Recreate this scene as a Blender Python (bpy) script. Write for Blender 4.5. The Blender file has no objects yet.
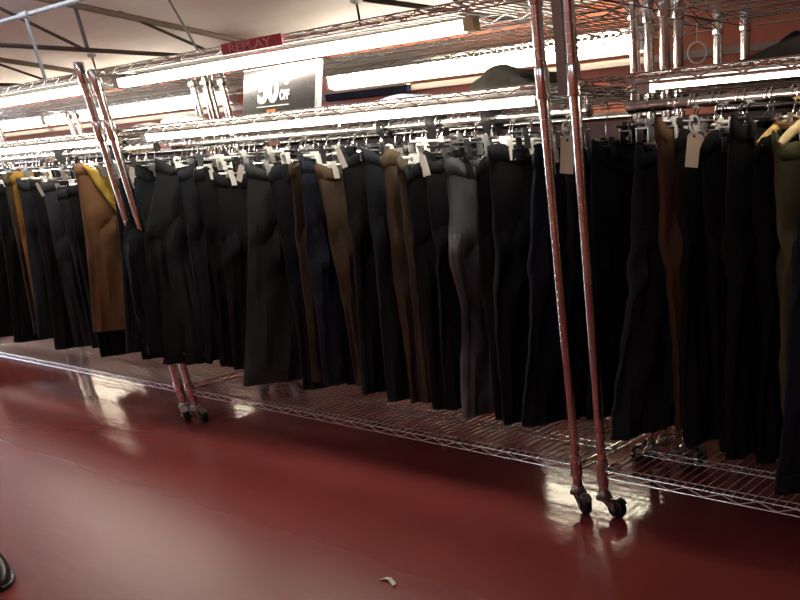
import bpy, bmesh, math, random
from mathutils import Vector, Matrix
random.seed(7)
C = bpy.context.scene.collection
S = bpy.context.scene
PI = math.pi

# ---------------------------------------------------------------- helpers
def link(name, me, mat=None, parent=None):
    o = bpy.data.objects.new(name, me)
    C.objects.link(o)
    if mat is not None and me is not None and len(me.materials) == 0:
        for m in (mat if isinstance(mat, (list, tuple)) else [mat]):
            me.materials.append(m)
    if parent is not None:
        o.parent = parent
    return o

def obj(name, bm, mat, parent=None, smooth=True):
    me = bpy.data.meshes.new(name)
    bmesh.ops.recalc_face_normals(bm, faces=bm.faces)
    bm.to_mesh(me); bm.free()
    if smooth:
        for p in me.polygons: p.use_smooth = True
        try: me.set_sharp_from_angle(angle=math.radians(40))
        except Exception: pass
    return link(name, me, mat, parent)

def tag(o, label, cat, group=None, kind=None):
    o['label'] = label; o['category'] = cat
    if group: o['group'] = group
    if kind: o['kind'] = kind
    return o

def struct(o):
    o['kind'] = 'structure'
    return o

def thing(name, label, cat, loc=(0, 0, 0), group=None, rotz=0):
    o = bpy.data.objects.new(name, None)
    C.objects.link(o)
    o.location = loc; o.rotation_euler = (0, 0, rotz)
    o.empty_display_size = .05
    return tag(o, label, cat, group)

def dup(root, loc, label=None, group=None, rotz=None):
    r = root.copy(); C.objects.link(r); r.location = loc
    if rotz is not None: r.rotation_euler = (0, 0, rotz)
    if label: r['label'] = label
    if group: r['group'] = group
    for ch in list(root.children):
        c = ch.copy(); C.objects.link(c); c.parent = r
        for g in list(ch.children):
            d = g.copy(); C.objects.link(d); d.parent = c
    return r

def box(bm, lo, hi, M=None):
    vs = [bm.verts.new((x, y, z)) for x in (lo[0], hi[0]) for y in (lo[1], hi[1]) for z in (lo[2], hi[2])]
    for f in ((0,1,3,2),(4,6,7,5),(0,4,5,1),(2,3,7,6),(0,2,6,4),(1,5,7,3)):
        bm.faces.new([vs[i] for i in f])
    if M is not None:
        for v in vs: v.co = M @ v.co
    return vs

def tube(bm, pts, r, n=6, caps=True):
    """a round bar that follows a list of points; r may be a list"""
    pts = [Vector(p) for p in pts]
    rings = []
    up = None
    for i, p in enumerate(pts):
        if i == 0: d = pts[1] - pts[0]
        elif i == len(pts) - 1: d = pts[-1] - pts[-2]
        else: d = (pts[i+1] - p).normalized() + (p - pts[i-1]).normalized()
        d.normalize()
        if up is None:
            up = Vector((0, 0, 1)) if abs(d.z) < .9 else Vector((1, 0, 0))
        a = d.cross(up)
        if a.length < 1e-4: a = d.cross(Vector((0, 1, 0)))
        a.normalize(); b = a.cross(d); b.normalize(); up = b
        rr = r[i] if isinstance(r, (list, tuple)) else r
        rings.append([bm.verts.new(p + (a * math.cos(t) + b * math.sin(t)) * rr)
                      for t in [2 * PI * k / n for k in range(n)]])
    for A, B in zip(rings, rings[1:]):
        for k in range(n):
            bm.faces.new((A[k], A[(k+1) % n], B[(k+1) % n], B[k]))
    if caps:
        bm.faces.new(rings[0][::-1]); bm.faces.new(rings[-1])

def lathe(bm, prof, n=16, axis='z', at=(0, 0, 0)):
    rings = []
    at = Vector(at)
    for r, h in prof:
        ring = []
        for k in range(n):
            t = 2 * PI * k / n
            if axis == 'z': v = Vector((r*math.cos(t), r*math.sin(t), h))
            elif axis == 'y': v = Vector((r*math.cos(t), h, r*math.sin(t)))
            else: v = Vector((h, r*math.cos(t), r*math.sin(t)))
            ring.append(bm.verts.new(at + v))
        rings.append(ring)
    for A, B in zip(rings, rings[1:]):
        for k in range(n):
            bm.faces.new((A[k], A[(k+1) % n], B[(k+1) % n], B[k]))
    bm.faces.new(rings[0][::-1]); bm.faces.new(rings[-1])

# ---------------------------------------------------------------- materials
def mat(name, col, rough=.5, metal=0., noise=0., nscale=20., bump=0., bscale=200., spec=.5, emit=0., sheen=0., stretch=(1,1,1)):
    m = bpy.data.materials.new(name); m.use_nodes = True
    nt = m.node_tree; b = nt.nodes['Principled BSDF']
    b.inputs['Base Color'].default_value = (*col, 1)
    b.inputs['Roughness'].default_value = rough
    b.inputs['Metallic'].default_value = metal
    b.inputs['Specular IOR Level'].default_value = spec
    if sheen:
        b.inputs['Sheen Weight'].default_value = sheen
        b.inputs['Sheen Roughness'].default_value = .4
    if emit:
        b.inputs['Emission Color'].default_value = (*col, 1)
        b.inputs['Emission Strength'].default_value = emit
    tc = nt.nodes.new('ShaderNodeTexCoord')
    mp = nt.nodes.new('ShaderNodeMapping'); mp.inputs['Scale'].default_value = stretch
    nt.links.new(tc.outputs['Object'], mp.inputs['Vector'])
    if noise:
        n = nt.nodes.new('ShaderNodeTexNoise'); n.inputs['Scale'].default_value = nscale
        n.inputs['Detail'].default_value = 6
        nt.links.new(mp.outputs['Vector'], n.inputs['Vector'])
        r = nt.nodes.new('ShaderNodeValToRGB')
        r.color_ramp.elements[0].position = .3; r.color_ramp.elements[1].position = .72
        r.color_ramp.elements[0].color = (*[c * (1 - noise) for c in col], 1)
        r.color_ramp.elements[1].color = (*[min(1, c * (1 + noise)) for c in col], 1)
        nt.links.new(n.outputs['Fac'], r.inputs['Fac'])
        nt.links.new(r.outputs['Color'], b.inputs['Base Color'])
    if bump:
        n2 = nt.nodes.new('ShaderNodeTexNoise'); n2.inputs['Scale'].default_value = bscale
        n2.inputs['Detail'].default_value = 4
        nt.links.new(mp.outputs['Vector'], n2.inputs['Vector'])
        bp = nt.nodes.new('ShaderNodeBump'); bp.inputs['Strength'].default_value = bump
        bp.inputs['Distance'].default_value = .004
        nt.links.new(n2.outputs['Fac'], bp.inputs['Height'])
        nt.links.new(bp.outputs['Normal'], b.inputs['Normal'])
    return m

chrome = mat('chrome', (.80, .79, .77), .16, 1.0)
chrome_wire = mat('chrome_wire', (.80, .79, .75), .26, 1.0)
zinc_wire = mat('zinc_wire', (.82, .80, .74), .24, .5)
chrome_rod = mat('chrome_rod', (.75, .74, .72), .2, 1.0)
steel = mat('dull_steel', (.42, .41, .40), .35, 1.0, noise=.2, nscale=30)
rubber = mat('black_rubber', (.012, .012, .013), .45)
black_plastic = mat('black_plastic', (.015, .015, .016), .35)
white_plastic = mat('white_plastic', (.78, .77, .72), .4)
clear_plastic = mat('milky_plastic', (.75, .70, .66), .3)
clip_white = mat('clip_plastic', (.72, .71, .66), .35)
wood_yellow = mat('yellow_wood', (.62, .40, .12), .4, noise=.25, nscale=12, stretch=(1, 1, 6))
wood_pale = mat('pale_wood', (.72, .58, .30), .4, noise=.2, nscale=12, stretch=(1, 1, 6))
tag_white = mat('tag_paper', (.82, .80, .74), .6)
tag_cream = mat('tag_cream', (.80, .72, .50), .6)
tube_glow = mat('tube_glow', (1.0, .93, .80), .3, emit=36.)
tube_dim = mat('tube_glow_low', (1.0, .93, .80), .3, emit=44.)
tube_weak = mat('tube_glow_weak', (1.0, .90, .78), .3, emit=22.)
wall_glow = mat('wall_tube_glow', (1.0, .91, .72), .3, emit=28.)
ceil_glow = mat('ceiling_tube_glow', (.84, .90, 1.0), .3, emit=13.)
lamp_metal = mat('lamp_channel', (.75, .74, .70), .4)
brown_paint = mat('brown_paint', (.028, .018, .016), .5, noise=.2, nscale=10)
beam_tan = mat('tan_beam', (.13, .10, .08), .5, noise=.15, nscale=10)
grey_pipe = mat('grey_pipe', (.20, .21, .22), .4, noise=.1, nscale=10)
grey_beige = mat('grey_beige', (.40, .35, .29), .5, noise=.08, nscale=20)
sign_dark = mat('sign_dark', (.034, .031, .028), .27, noise=.05)
sign_edge = mat('sign_edge', (.86, .85, .80), .3)
sign_white = mat('sign_white', (.85, .85, .84), .4)
sign_orange = mat('sign_orange', (.75, .22, .03), .4)
board_red = mat('board_red', (.60, .035, .045), .4, noise=.05)
board_text = mat('board_text', (.85, .45, .42), .4)

def fabric(name, col, noise=.25, nscale=14., bump=.25, sheen=.0):
    return mat(name, col, .88, 0, noise=noise, nscale=nscale, bump=bump, bscale=240, spec=.18, sheen=sheen, stretch=(1, 1, .35))
FAB = {
    'black': fabric('black_denim', (.0058, .0060, .0075)),
    'charcoal': fabric('charcoal_denim', (.0110, .0125, .0165)),
    'greydenim': fabric('dark_grey_denim', (0.0248, 0.0254, 0.0310)),
    'grey': fabric('grey_twill', (0.0211, 0.0211, 0.0229), .12),
    'slate': fabric('slate_denim', (0.0124, 0.0149, 0.0192)),
    'navy': fabric('navy_denim', (.0100, .0125, .0215)),
    'navyblack': fabric('dark_navy_denim', (0.0081, 0.0099, 0.0161)),
    'navygrey': fabric('navy_grey_denim', (0.0130, 0.0149, 0.0198)),
    'washed': fabric('washed_denim', (.075, .080, .090), .75, 11.),
    'olive': fabric('olive_twill', (.045, .033, .017)),
    'mustard': fabric('mustard_twill', (0.2232, 0.1178, 0.0217)),
    'tan': fabric('tan_corduroy', (.130, .064, .029), .15),
    'brown': fabric('faded_brown_canvas', (.092, .064, .042), .35),
    'khaki': fabric('khaki_brown_twill', (.068, .046, .028), .2),
    'khakidark': fabric('dull_khaki_twill', (0.0682, 0.0546, 0.0360), .2),
    'rust': fabric('rust_twill', (.088, .046, .024), .2),
    'green': fabric('olive_green_cotton', (0.0868, 0.0899, 0.0422), .2),
    'yellow': fabric('yellow_lining', (.40, .27, .05), .15),
    'white': fabric('white_cotton', (.75, .73, .68), .06),
    'bluewhite': fabric('pale_blue_cotton', (.42, .50, .62), .1),
    'bag': fabric('dark_brown_nylon', (.020, .017, .012), .2),
    'bluebag': fabric('dark_blue_nylon', (.015, .018, .035), .2),
    'greybag': fabric('grey_cloth', (.06, .058, .05), .2),
}

def floor_material():
    m = bpy.data.materials.new('painted_concrete'); m.use_nodes = True
    nt = m.node_tree; b = nt.nodes['Principled BSDF']; N = nt.nodes.new; L = nt.links.new
    tc = N('ShaderNodeTexCoord')
    n1 = N('ShaderNodeTexNoise'); n1.inputs['Scale'].default_value = 1.3; n1.inputs['Detail'].default_value = 5
    L(tc.outputs['Object'], n1.inputs['Vector'])
    r1 = N('ShaderNodeValToRGB')
    r1.color_ramp.elements[0].position = .3; r1.color_ramp.elements[0].color = (.215, .040, .036, 1)
    r1.color_ramp.elements[1].position = .75; r1.color_ramp.elements[1].color = (.265, .054, .049, 1)
    L(n1.outputs['Fac'], r1.inputs['Fac'])
    # worn scuffs
    mp = N('ShaderNodeMapping'); mp.inputs['Scale'].default_value = (5, 22, 1); mp.inputs['Rotation'].default_value = (0, 0, .5)
    L(tc.outputs['Object'], mp.inputs['Vector'])
    n2 = N('ShaderNodeTexNoise'); n2.inputs['Scale'].default_value = 1.0; n2.inputs['Detail'].default_value = 8
    L(mp.outputs['Vector'], n2.inputs['Vector'])
    r2 = N('ShaderNodeValToRGB')
    r2.color_ramp.elements[0].position = .62; r2.color_ramp.elements[0].color = (0, 0, 0, 1)
    r2.color_ramp.elements[1].position = .80; r2.color_ramp.elements[1].color = (.0, .0, .0, 1)
    L(n2.outputs['Fac'], r2.inputs['Fac'])
    mx = N('ShaderNodeMix'); mx.data_type = 'RGBA'
    L(r2.outputs['Color'], mx.inputs['Factor']); L(r1.outputs['Color'], mx.inputs['A'])
    mx.inputs['B'].default_value = (.26, .13, .09, 1)
    L(mx.outputs['Result'], b.inputs['Base Color'])
    # glossy paint by the racks, worn dull where people walk
    sx = N('ShaderNodeSeparateXYZ'); L(tc.outputs['Object'], sx.inputs['Vector'])
    ad = N('ShaderNodeMath'); ad.operation = 'MULTIPLY_ADD'; ad.inputs[1].default_value = .15
    L(n1.outputs['Fac'], ad.inputs[0]); L(sx.outputs['Y'], ad.inputs[2])
    r3 = N('ShaderNodeMapRange'); r3.inputs['From Min'].default_value = -1.15; r3.inputs['From Max'].default_value = .12
    r3.interpolation_type = 'SMOOTHSTEP'
    r3.inputs['To Min'].default_value = .40; r3.inputs['To Max'].default_value = .12
    L(ad.outputs['Value'], r3.inputs['Value']); L(r3.outputs['Result'], b.inputs['Roughness'])
    bp = N('ShaderNodeBump'); bp.inputs['Strength'].default_value = .10; bp.inputs['Distance'].default_value = .01
    L(n2.outputs['Fac'], bp.inputs['Height']); L(bp.outputs['Normal'], b.inputs['Normal'])
    b.inputs['Specular IOR Level'].default_value = .27
    return m
floor_mat = floor_material()
roof_mat = mat('roof_panel', (.60, .575, .57), .6, noise=.06, nscale=2.5, stretch=(.4, 3, 1))
wall_red = mat('red_wall_paint', (.56, .175, .095), .5, noise=.1, nscale=3)
wall_grey = mat('grey_wall_paint', (.30, .29, .28), .6, noise=.05, nscale=3)
trunking_grey = mat('grey_trunking', (.33, .28, .24), .45)

# ---------------------------------------------------------------- the setting
YW = 3.4                      # the wall behind the racks
def zroof(y): return 2.03 + (YW - y) * .107
def quad(name, vs, m):
    bm = bmesh.new(); bm.faces.new([bm.verts.new(v) for v in vs])
    return struct(obj(name, bm, m, smooth=False))
XL, XR, YF = -17.0, 4.0, -5.0
def slab(name, lo, hi, m):
    bm = bmesh.new(); box(bm, lo, hi); return struct(obj(name, bm, m, smooth=False))
slab('floor', (XL, YF, -.1), (XR, YW, 0), floor_mat)
slab('wall_back', (XL, YW, 0), (XR, YW + .12, 2.03), wall_red)
slab('wall_left', (XL - .12, YF, 0), (XL, YW, 3.0), wall_grey)
slab('wall_right', (XR, YF, 0), (XR + .12, YW, 3.0), wall_red)
slab('wall_front', (XL, YF - .12, 0), (XR, YF, 3.0), wall_red)
# daylight window at the far left end of the aisle
bm = bmesh.new(); box(bm, (XL, -3.4, .85), (XL + .03, -.7, 2.3))
window_glow = mat('daylight_pane', (.72, .85, 1.0), .3, emit=14.)
w1 = struct(obj('window_1', bm, window_glow, smooth=False))
bm = bmesh.new()
for y_ in (-3.45, -2.5, -1.6, -.65): box(bm, (XL, y_ - .03, .80), (XL + .06, y_ + .03, 2.35))
for z_ in (.80, 2.32): box(bm, (XL, -3.48, z_ - .03), (XL + .06, -.62, z_ + .03))
obj('window_frame', bm, lamp_metal, w1, False)
# sloping roof of lapped panels, falling towards the wall behind the racks
bm = bmesh.new()
y = YF - .12; step = .93
while y < YW + .1:
    y2 = min(y + step + .04, YW + .12)
    a0, a1 = zroof(y) + .012, zroof(y2) - .0
    vs = [bm.verts.new(v) for v in ((XL-.12, y, a0), (XR+.12, y, a0), (XR+.12, y2, a1), (XL-.12, y2, a1),
                                    (XL-.12, y, a0+.03), (XR+.12, y, a0+.03), (XR+.12, y2, a1+.03), (XL-.12, y2, a1+.03))]
    for f in ((0,1,2,3),(7,6,5,4),(0,4,5,1),(2,6,7,3),(1,5,6,2),(0,3,7,4)): bm.faces.new([vs[i] for i in f])
    y += step
struct(obj('ceiling', bm, roof_mat, smooth=False))
# grey trunking band along the red wall
slab('trim_1', (XL, YW - .05, 1.628), (XR, YW, 1.668), trunking_grey)

slab('added_wall_panel', (XL, YW - .02, 0), (XR, YW, 1.30), mat('added_dark_panel', (.045, .014, .012), .6, noise=.1, nscale=3))  # added unseen dark panel, dims the wall's reflection in the floor

# roof trusses: top chord under the roof, level tie, strut and two braces each
def truss(x, label):
    t = thing('roof_truss', label, 'truss', (x, 0, 0), 'steel roof trusses')
    yl = -3.2
    b = bmesh.new(); tube(b, [(0, yl, zroof(yl) - .045), (0, YW - .0, zroof(YW) - .075)], .021, 8); obj('top_chord', b, beam_tan, t)
    b = bmesh.new(); tube(b, [(0, yl, 1.912), (0, YW, 1.912)], .0145, 8); obj('tie', b, brown_paint, t)
    for y0, y1 in ((1.423, 1.423), (-.6, -.6), (-2.4, -2.4)):
        b = bmesh.new(); tube(b, [(0, y0, 1.912), (0, y1, zroof(y1) - .05)], .014, 8); obj('strut', b, brown_paint, t)
    for y0, y1 in ((1.40, .60), (2.45, 1.72), (-.62, -1.5), (-2.4, -1.6), (-.58, .5)):
        b = bmesh.new(); tube(b, [(0, y0, 1.914), (0, y1, zroof(y1) - .05)], .0115, 8); obj('brace', b, brown_paint, t)
    return t
truss(-6.78, 'dark steel roof truss seen at the top left of the photo, with upright strut')
truss(-9.50, 'farthest dark roof truss, low at the left edge of the photo')
truss(-4.05, 'nearest dark roof truss, only its tie showing at the top middle of the photo')

t = thing('ceiling_pipe', 'light grey pipe running below the roof with a hanging rod, top left', 'pipe', (0, 1.0, 2.065))
b = bmesh.new(); tube(b, [(-12, 0, 0), (-1, 0, 0)], .013, 10); obj('pipe_run', b, grey_pipe, t)
for x in (-11.2, -8.2, -5.2, -2.2):
    b = bmesh.new(); tube(b, [(x, 0, .01), (x, 0, zroof(1.0) - 2.065 + .02)], .006, 6); obj('hanger_strap', b, grey_pipe, t)
b = bmesh.new(); tube(b, [(-6.586, 0, -.005), (-6.60, 0, -.50)], .011, 8); obj('drop_rod', b, grey_pipe, t)
b = bmesh.new(); tube(b, [(-6.64, 0, 0), (-6.53, 0, 0)], .021, 10); obj('coupling', b, grey_pipe, t)
b = bmesh.new(); tube(b, [(-5.06, 0, .09), (-4.70, .02, -.552)], .007, 6); obj('slanting_stay', b, grey_pipe, t)
# ---------------------------------------------------------------- chrome wire racks
RL, RD = 2.37, .48            # post to post: length, depth
Z_BOT, Z_MID, Z_TOP, Z_POST = .158, 1.290, 1.511, 1.545

def post_mesh():
    bm = bmesh.new()
    pr = [(.0, .068), (.014, .068), (.0165, .071)]
    z = .095
    while z < Z_POST - .02:
        pr += [(.0165, z), (.0150, z + .0012), (.0150, z + .0028), (.0165, z + .004)]
        z += .0245
    pr += [(.0165, Z_POST - .006), (.013, Z_POST), (.0, Z_POST + .001)]
    lathe(bm, pr[1:-1], 18)
    return bm

def truss_run(bm, p0, p1, h=.024, r=.0025, period=.122):
    """two parallel wires joined by a zigzag wire, as on the edge of a wire shelf"""
    p0, p1 = Vector(p0), Vector(p1)
    dn = Vector((0, 0, -h))
    tube(bm, [p0, p1], r, 6); tube(bm, [p0 + dn, p1 + dn], r, 6)
    L = (p1 - p0).length; n = max(2, round(L / period)) * 2
    pts = []
    for i in range(n + 1):
        base = p0.lerp(p1, i / n)
        pts.append(base + dn * (.08 if i % 2 else .92))
    tube(bm, pts, r * .85, 5)

def shelf_frame():
    bm = bmesh.new()
    truss_run(bm, (.012, 0, 0), (RL - .012, 0, 0))
    truss_run(bm, (.012, RD, 0), (RL - .012, RD, 0))
    truss_run(bm, (0, .012, 0), (0, RD - .012, 0))
    truss_run(bm, (RL, .012, 0), (RL, RD - .012, 0))
    truss_run(bm, (.004, RD * .5, -.0045), (RL - .004, RD * .5, -.0045), h=.020)
    for y in (.045, RD - .045):
        tube(bm, [(.004, y, -.005), (RL - .004, y, -.005)], .0028, 5)
    return bm

def shelf_wires():
    bm = bmesh.new()
    n = 69
    for i in range(1, n):
        x = RL * i / n
        tube(bm, [(x, -.002, -.004), (x, .002, .0008), (x, RD - .002, .0008), (x, RD + .002, -.004)], .0025, 5)
    return bm

def collar_mesh():
    bm = bmesh.new()
    lathe(bm, [(.0170, -.040), (.0200, -.039), (.0206, -.036), (.0200, .034), (.0192, .037), (.0172, .038)], 18)
    return bm

def lerp_(a, b, t): return a + (b - a) * t

def caster_meshes():
    a = bmesh.new()
    lathe(a, [(.010, .084), (.0185, .083), (.0225, .078), (.0225, .068), (.029, .066), (.029, .058), (.012, .054)], 16)
    box(a, (-.058, -.021, .0555), (.018, .021, .0600))
    for s in (-1, 1):
        y = s * .0195
        vs = [a.verts.new((x, y + d, z)) for d in (-.0015, .0015) for x, z in ((-.064, .028), (-.046, .028), (-.004, .058), (-.058, .058))]
        for f in ((0,1,2,3),(7,6,5,4),(0,4,5,1),(1,5,6,2),(2,6,7,3),(3,7,4,0)): a.faces.new([vs[i] for i in f])
    tube(a, [(-.055, -.024, .0345), (-.055, .024, .0345)], .0055, 8)
    # wheel guard over the top of the wheel
    for k in range(8):
        a0, a1 = lerp_(.3, 2.6, k / 8), lerp_(.3, 2.6, (k + 1) / 8)
        q = [a.verts.new((-.055 + .038 * math.cos(t), y, .0345 + .038 * math.sin(t))) for t in (a0, a1) for y in (-.016, .016)]
        a.faces.new((q[0], q[1], q[3], q[2]))
    w = bmesh.new()
    lathe(w, [(.008, -.016), (.018, -.016), (.020, -.0135), (.027, -.0145), (.032, -.012), (.0345, -.006), (.0345, .006), (.032, .012), (.027, .0145), (.020, .0135), (.018, .016), (.008, .016)], 28, 'y', (-.055, 0, .0345))
    return a, w

def rod_mesh():
    bm = bmesh.new()
    tube(bm, [(.014, RD/2, 1.225), (RL - .014, RD/2, 1.225)], .0150, 14)
    for x in (.03, RL - .03, RL * .5):
        tube(bm, [(x, RD/2, 1.225), (x, RD/2, 1.262)], .005, 8)
        tube(bm, [(x - .011, RD/2, 1.225), (x + .011, RD/2, 1.225)], .0185, 14)
    return bm

def to_mesh(name, bm, m):
    me = bpy.data.meshes.new(name)
    bmesh.ops.recalc_face_normals(bm, faces=bm.faces)
    bm.to_mesh(me); bm.free(); me.materials.append(m)
    for p in me.polygons: p.use_smooth = True
    try: me.set_sharp_from_angle(angle=math.radians(45))
    except Exception: pass
    return me
ME_POST = to_mesh('post', post_mesh(), chrome)
ME_FRAME = to_mesh('wire_shelf', shelf_frame(), chrome_wire)
ME_WIRES = to_mesh('shelf_wires', shelf_wires(), zinc_wire)
ME_COLLAR = to_mesh('corner_collar', collar_mesh(), chrome)
a, w = caster_meshes()
ME_CAST = to_mesh('caster', a, steel); ME_WHEEL = to_mesh('caster_wheel', w, rubber)
ME_ROD = to_mesh('hanging_rod', rod_mesh(), chrome_rod)

def rack(x0, y0, label, group, short=False):
    t = thing('wire_shelving_rack', label, 'rack', (x0, y0, 0), group)
    spins = [PI - .1, 2.6, PI - .1, .1] if y0 < .1 else [PI - .1, .1, PI + .1, -.1]
    for k, (px, py) in enumerate(((0, 0), (RL, 0), (0, RD), (RL, RD))):
        p = link('post', ME_POST, None, t); p.location = (px, py, 0)
        if short and k == 0: p.scale = (1, 1, 1.514 / Z_POST); p.location.z = .0014
        c = link('caster', ME_CAST, None, t); c.location = (px, py, 0); c.rotation_euler = (0, 0, spins[k])
        link('wheel', ME_WHEEL, None, c)
    for z, nm in ((Z_BOT, 'bottom'), (Z_MID, 'middle'), (Z_TOP, 'top')):
        s = link('wire_shelf', ME_FRAME, None, t); s.location = (0, 0, z)
        link('shelf_wires', ME_WIRES, None, s)
        for px, py in ((0, 0), (RL, 0), (0, RD), (RL, RD)):
            k = link('corner_collar', ME_COLLAR, None, s); k.location = (px, py, -.036 if short and nm == 'top' and (px, py) == (0, 0) else 0)
    link('hanging_rod', ME_ROD, None, t)
    return t
XA, XB, XC, XD = -6.44, -3.97, -1.49, -8.91
rack(XA, 0, 'chrome wire rack of hanging trousers at the left end, left of the leaning post pair', 'chrome racks along the aisle')
rack(XB, 0, 'chrome wire rack of hanging trousers in the middle, under the discount sign', 'chrome racks along the aisle', True)
rack(XC, 0, 'chrome wire rack of hanging trousers at the right, right of the tall post pair', 'chrome racks along the aisle')
YB = .565
rack(XA, YB, 'chrome wire rack standing behind the left-end rack of the aisle', 'chrome racks of the back row')
rack(XB, YB, 'chrome wire rack standing behind the middle rack with the discount sign', 'chrome racks of the back row')
rack(XC, YB, 'chrome wire rack standing behind the right-hand rack', 'chrome racks of the back row')
rack(XD, YB, 'chrome wire rack of the back row farthest to the left', 'chrome racks of the back row')

# ---------------------------------------------------------------- fluorescent shelf lights
def shelf_light(x0, x1, y, z, label, group, m, rr=.0110):
    t = thing('fluorescent_light', label, 'light', (x0, y, z), group)
    L = x1 - x0
    b = bmesh.new(); box(b, (0, -.014, .016), (L, .014, .022)); obj('lamp_channel', b, lamp_metal, t, False)
    b = bmesh.new(); tube(b, [(.05, 0, 0), (L - .05, 0, 0)], rr, 12); obj('lamp_tube', b, m, t)
    for x in (.0, L - .05):
        b = bmesh.new(); box(b, (x + .004, -.014, -.013), (x + .046, .014, .016)); obj('lamp_holder', b, wood_pale if x > 1 else lamp_metal, t, False)
    return t
g = 'fluorescent tubes under the top shelves'
shelf_light(XA + .06, -4.14, .05, 1.458, 'glowing fluorescent tube under the top shelf of the left-end rack', g, tube_glow, .015)
shelf_light(XB + .05, -1.86, .05, 1.458, 'glowing fluorescent tube under the top shelf of the middle rack', g, tube_glow, .015)
g = 'fluorescent tubes under the middle shelves'
shelf_light(XA + .06, XA + RL - .06, .10, 1.256, 'glowing fluorescent tube above the trousers of the left-end rack', g, tube_dim)
shelf_light(XB + .05, XB + RL - .06, .10, 1.256, 'glowing fluorescent tube above the trousers of the middle rack', g, tube_dim)
shelf_light(XC + .14, XC + RL - .06, .10, 1.262, 'glowing fluorescent tube above the trousers of the right-hand rack', g, tube_weak, .006)

def wall_light(x0, x1, label, group):
    t = thing('wall_light', label, 'light', (x0, YW, 1.767), group)
    L = x1 - x0
    b = bmesh.new(); box(b, (0, -.06, -.075), (L, .0, .075)); obj('lamp_body', b, lamp_metal, t, False)
    for z in (-.036, .036):
        b = bmesh.new(); tube(b, [(.03, -.085, z), (L - .03, -.085, z)], .024, 12); obj('lamp_tube', b, wall_glow, t)
    for x in (0, L - .03):
        b = bmesh.new(); box(b, (x, -.11, -.065), (x + .03, -.06, .065)); obj('lamp_holder', b, lamp_metal, t, False)
    return t
g = 'fluorescent lights along the red wall'
wall_light(-15.9, -12.05, 'farthest glowing strip light on the red wall, at the left edge', g)
wall_light(-12.0, -8.15, 'glowing strip light on the red wall, ending left of the discount sign', g)
wall_light(-6.65, -3.35, 'glowing strip light on the red wall, from the discount sign to the middle posts', g)

# ceiling fluorescents over the racks (above the frame), plus an added fill pair
def ceiling_light(x, y, z, L, label):
    t = thing('ceiling_light', label, 'light', (x, y, z), 'strip lights hanging over the racks')
    b = bmesh.new(); box(b, (-L/2, -.025, .03), (L/2, .025, .08)); obj('lamp_body', b, lamp_metal, t, False)
    for yy in (-.045, .045):
        b = bmesh.new(); tube(b, [(-L/2, yy, 0), (L/2, yy, 0)], .022, 10); obj('lamp_tube', b, ceil_glow, t)
    for xx in (-L/2 + .2, L/2 - .2):
        b = bmesh.new(); tube(b, [(xx, 0, .078), (xx, 0, zroof(y) - z + .02)], .006, 6); obj('hanger_strap', b, grey_pipe, t)
    return t
ceiling_light(-6.9, .74, 2.20, 2.3, 'nearer strip light hanging over the racks at the left, above the photo')
ceiling_light(-9.6, .74, 2.20, 2.3, 'farther strip light hanging over the racks at the left, above the photo')

ceiling_light(-4.5, -3.9, 2.55, 2.3, 'added fill strip light, unseen, behind the viewer to the left')  # added lamp, gives the closed aisle a dim diffuse fill
ceiling_light(-.6, -3.9, 2.55, 2.3, 'added fill strip light, unseen, behind the viewer')  # second added fill lamp for the aisle
# ---------------------------------------------------------------- trousers
def lerp(a, b, t): return a + (b - a) * t
def sstep(t): t = max(0, min(1, t)); return t * t * (3 - 2 * t)
def sgnpow(v, p): return math.copysign(abs(v) ** p, v)

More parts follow.
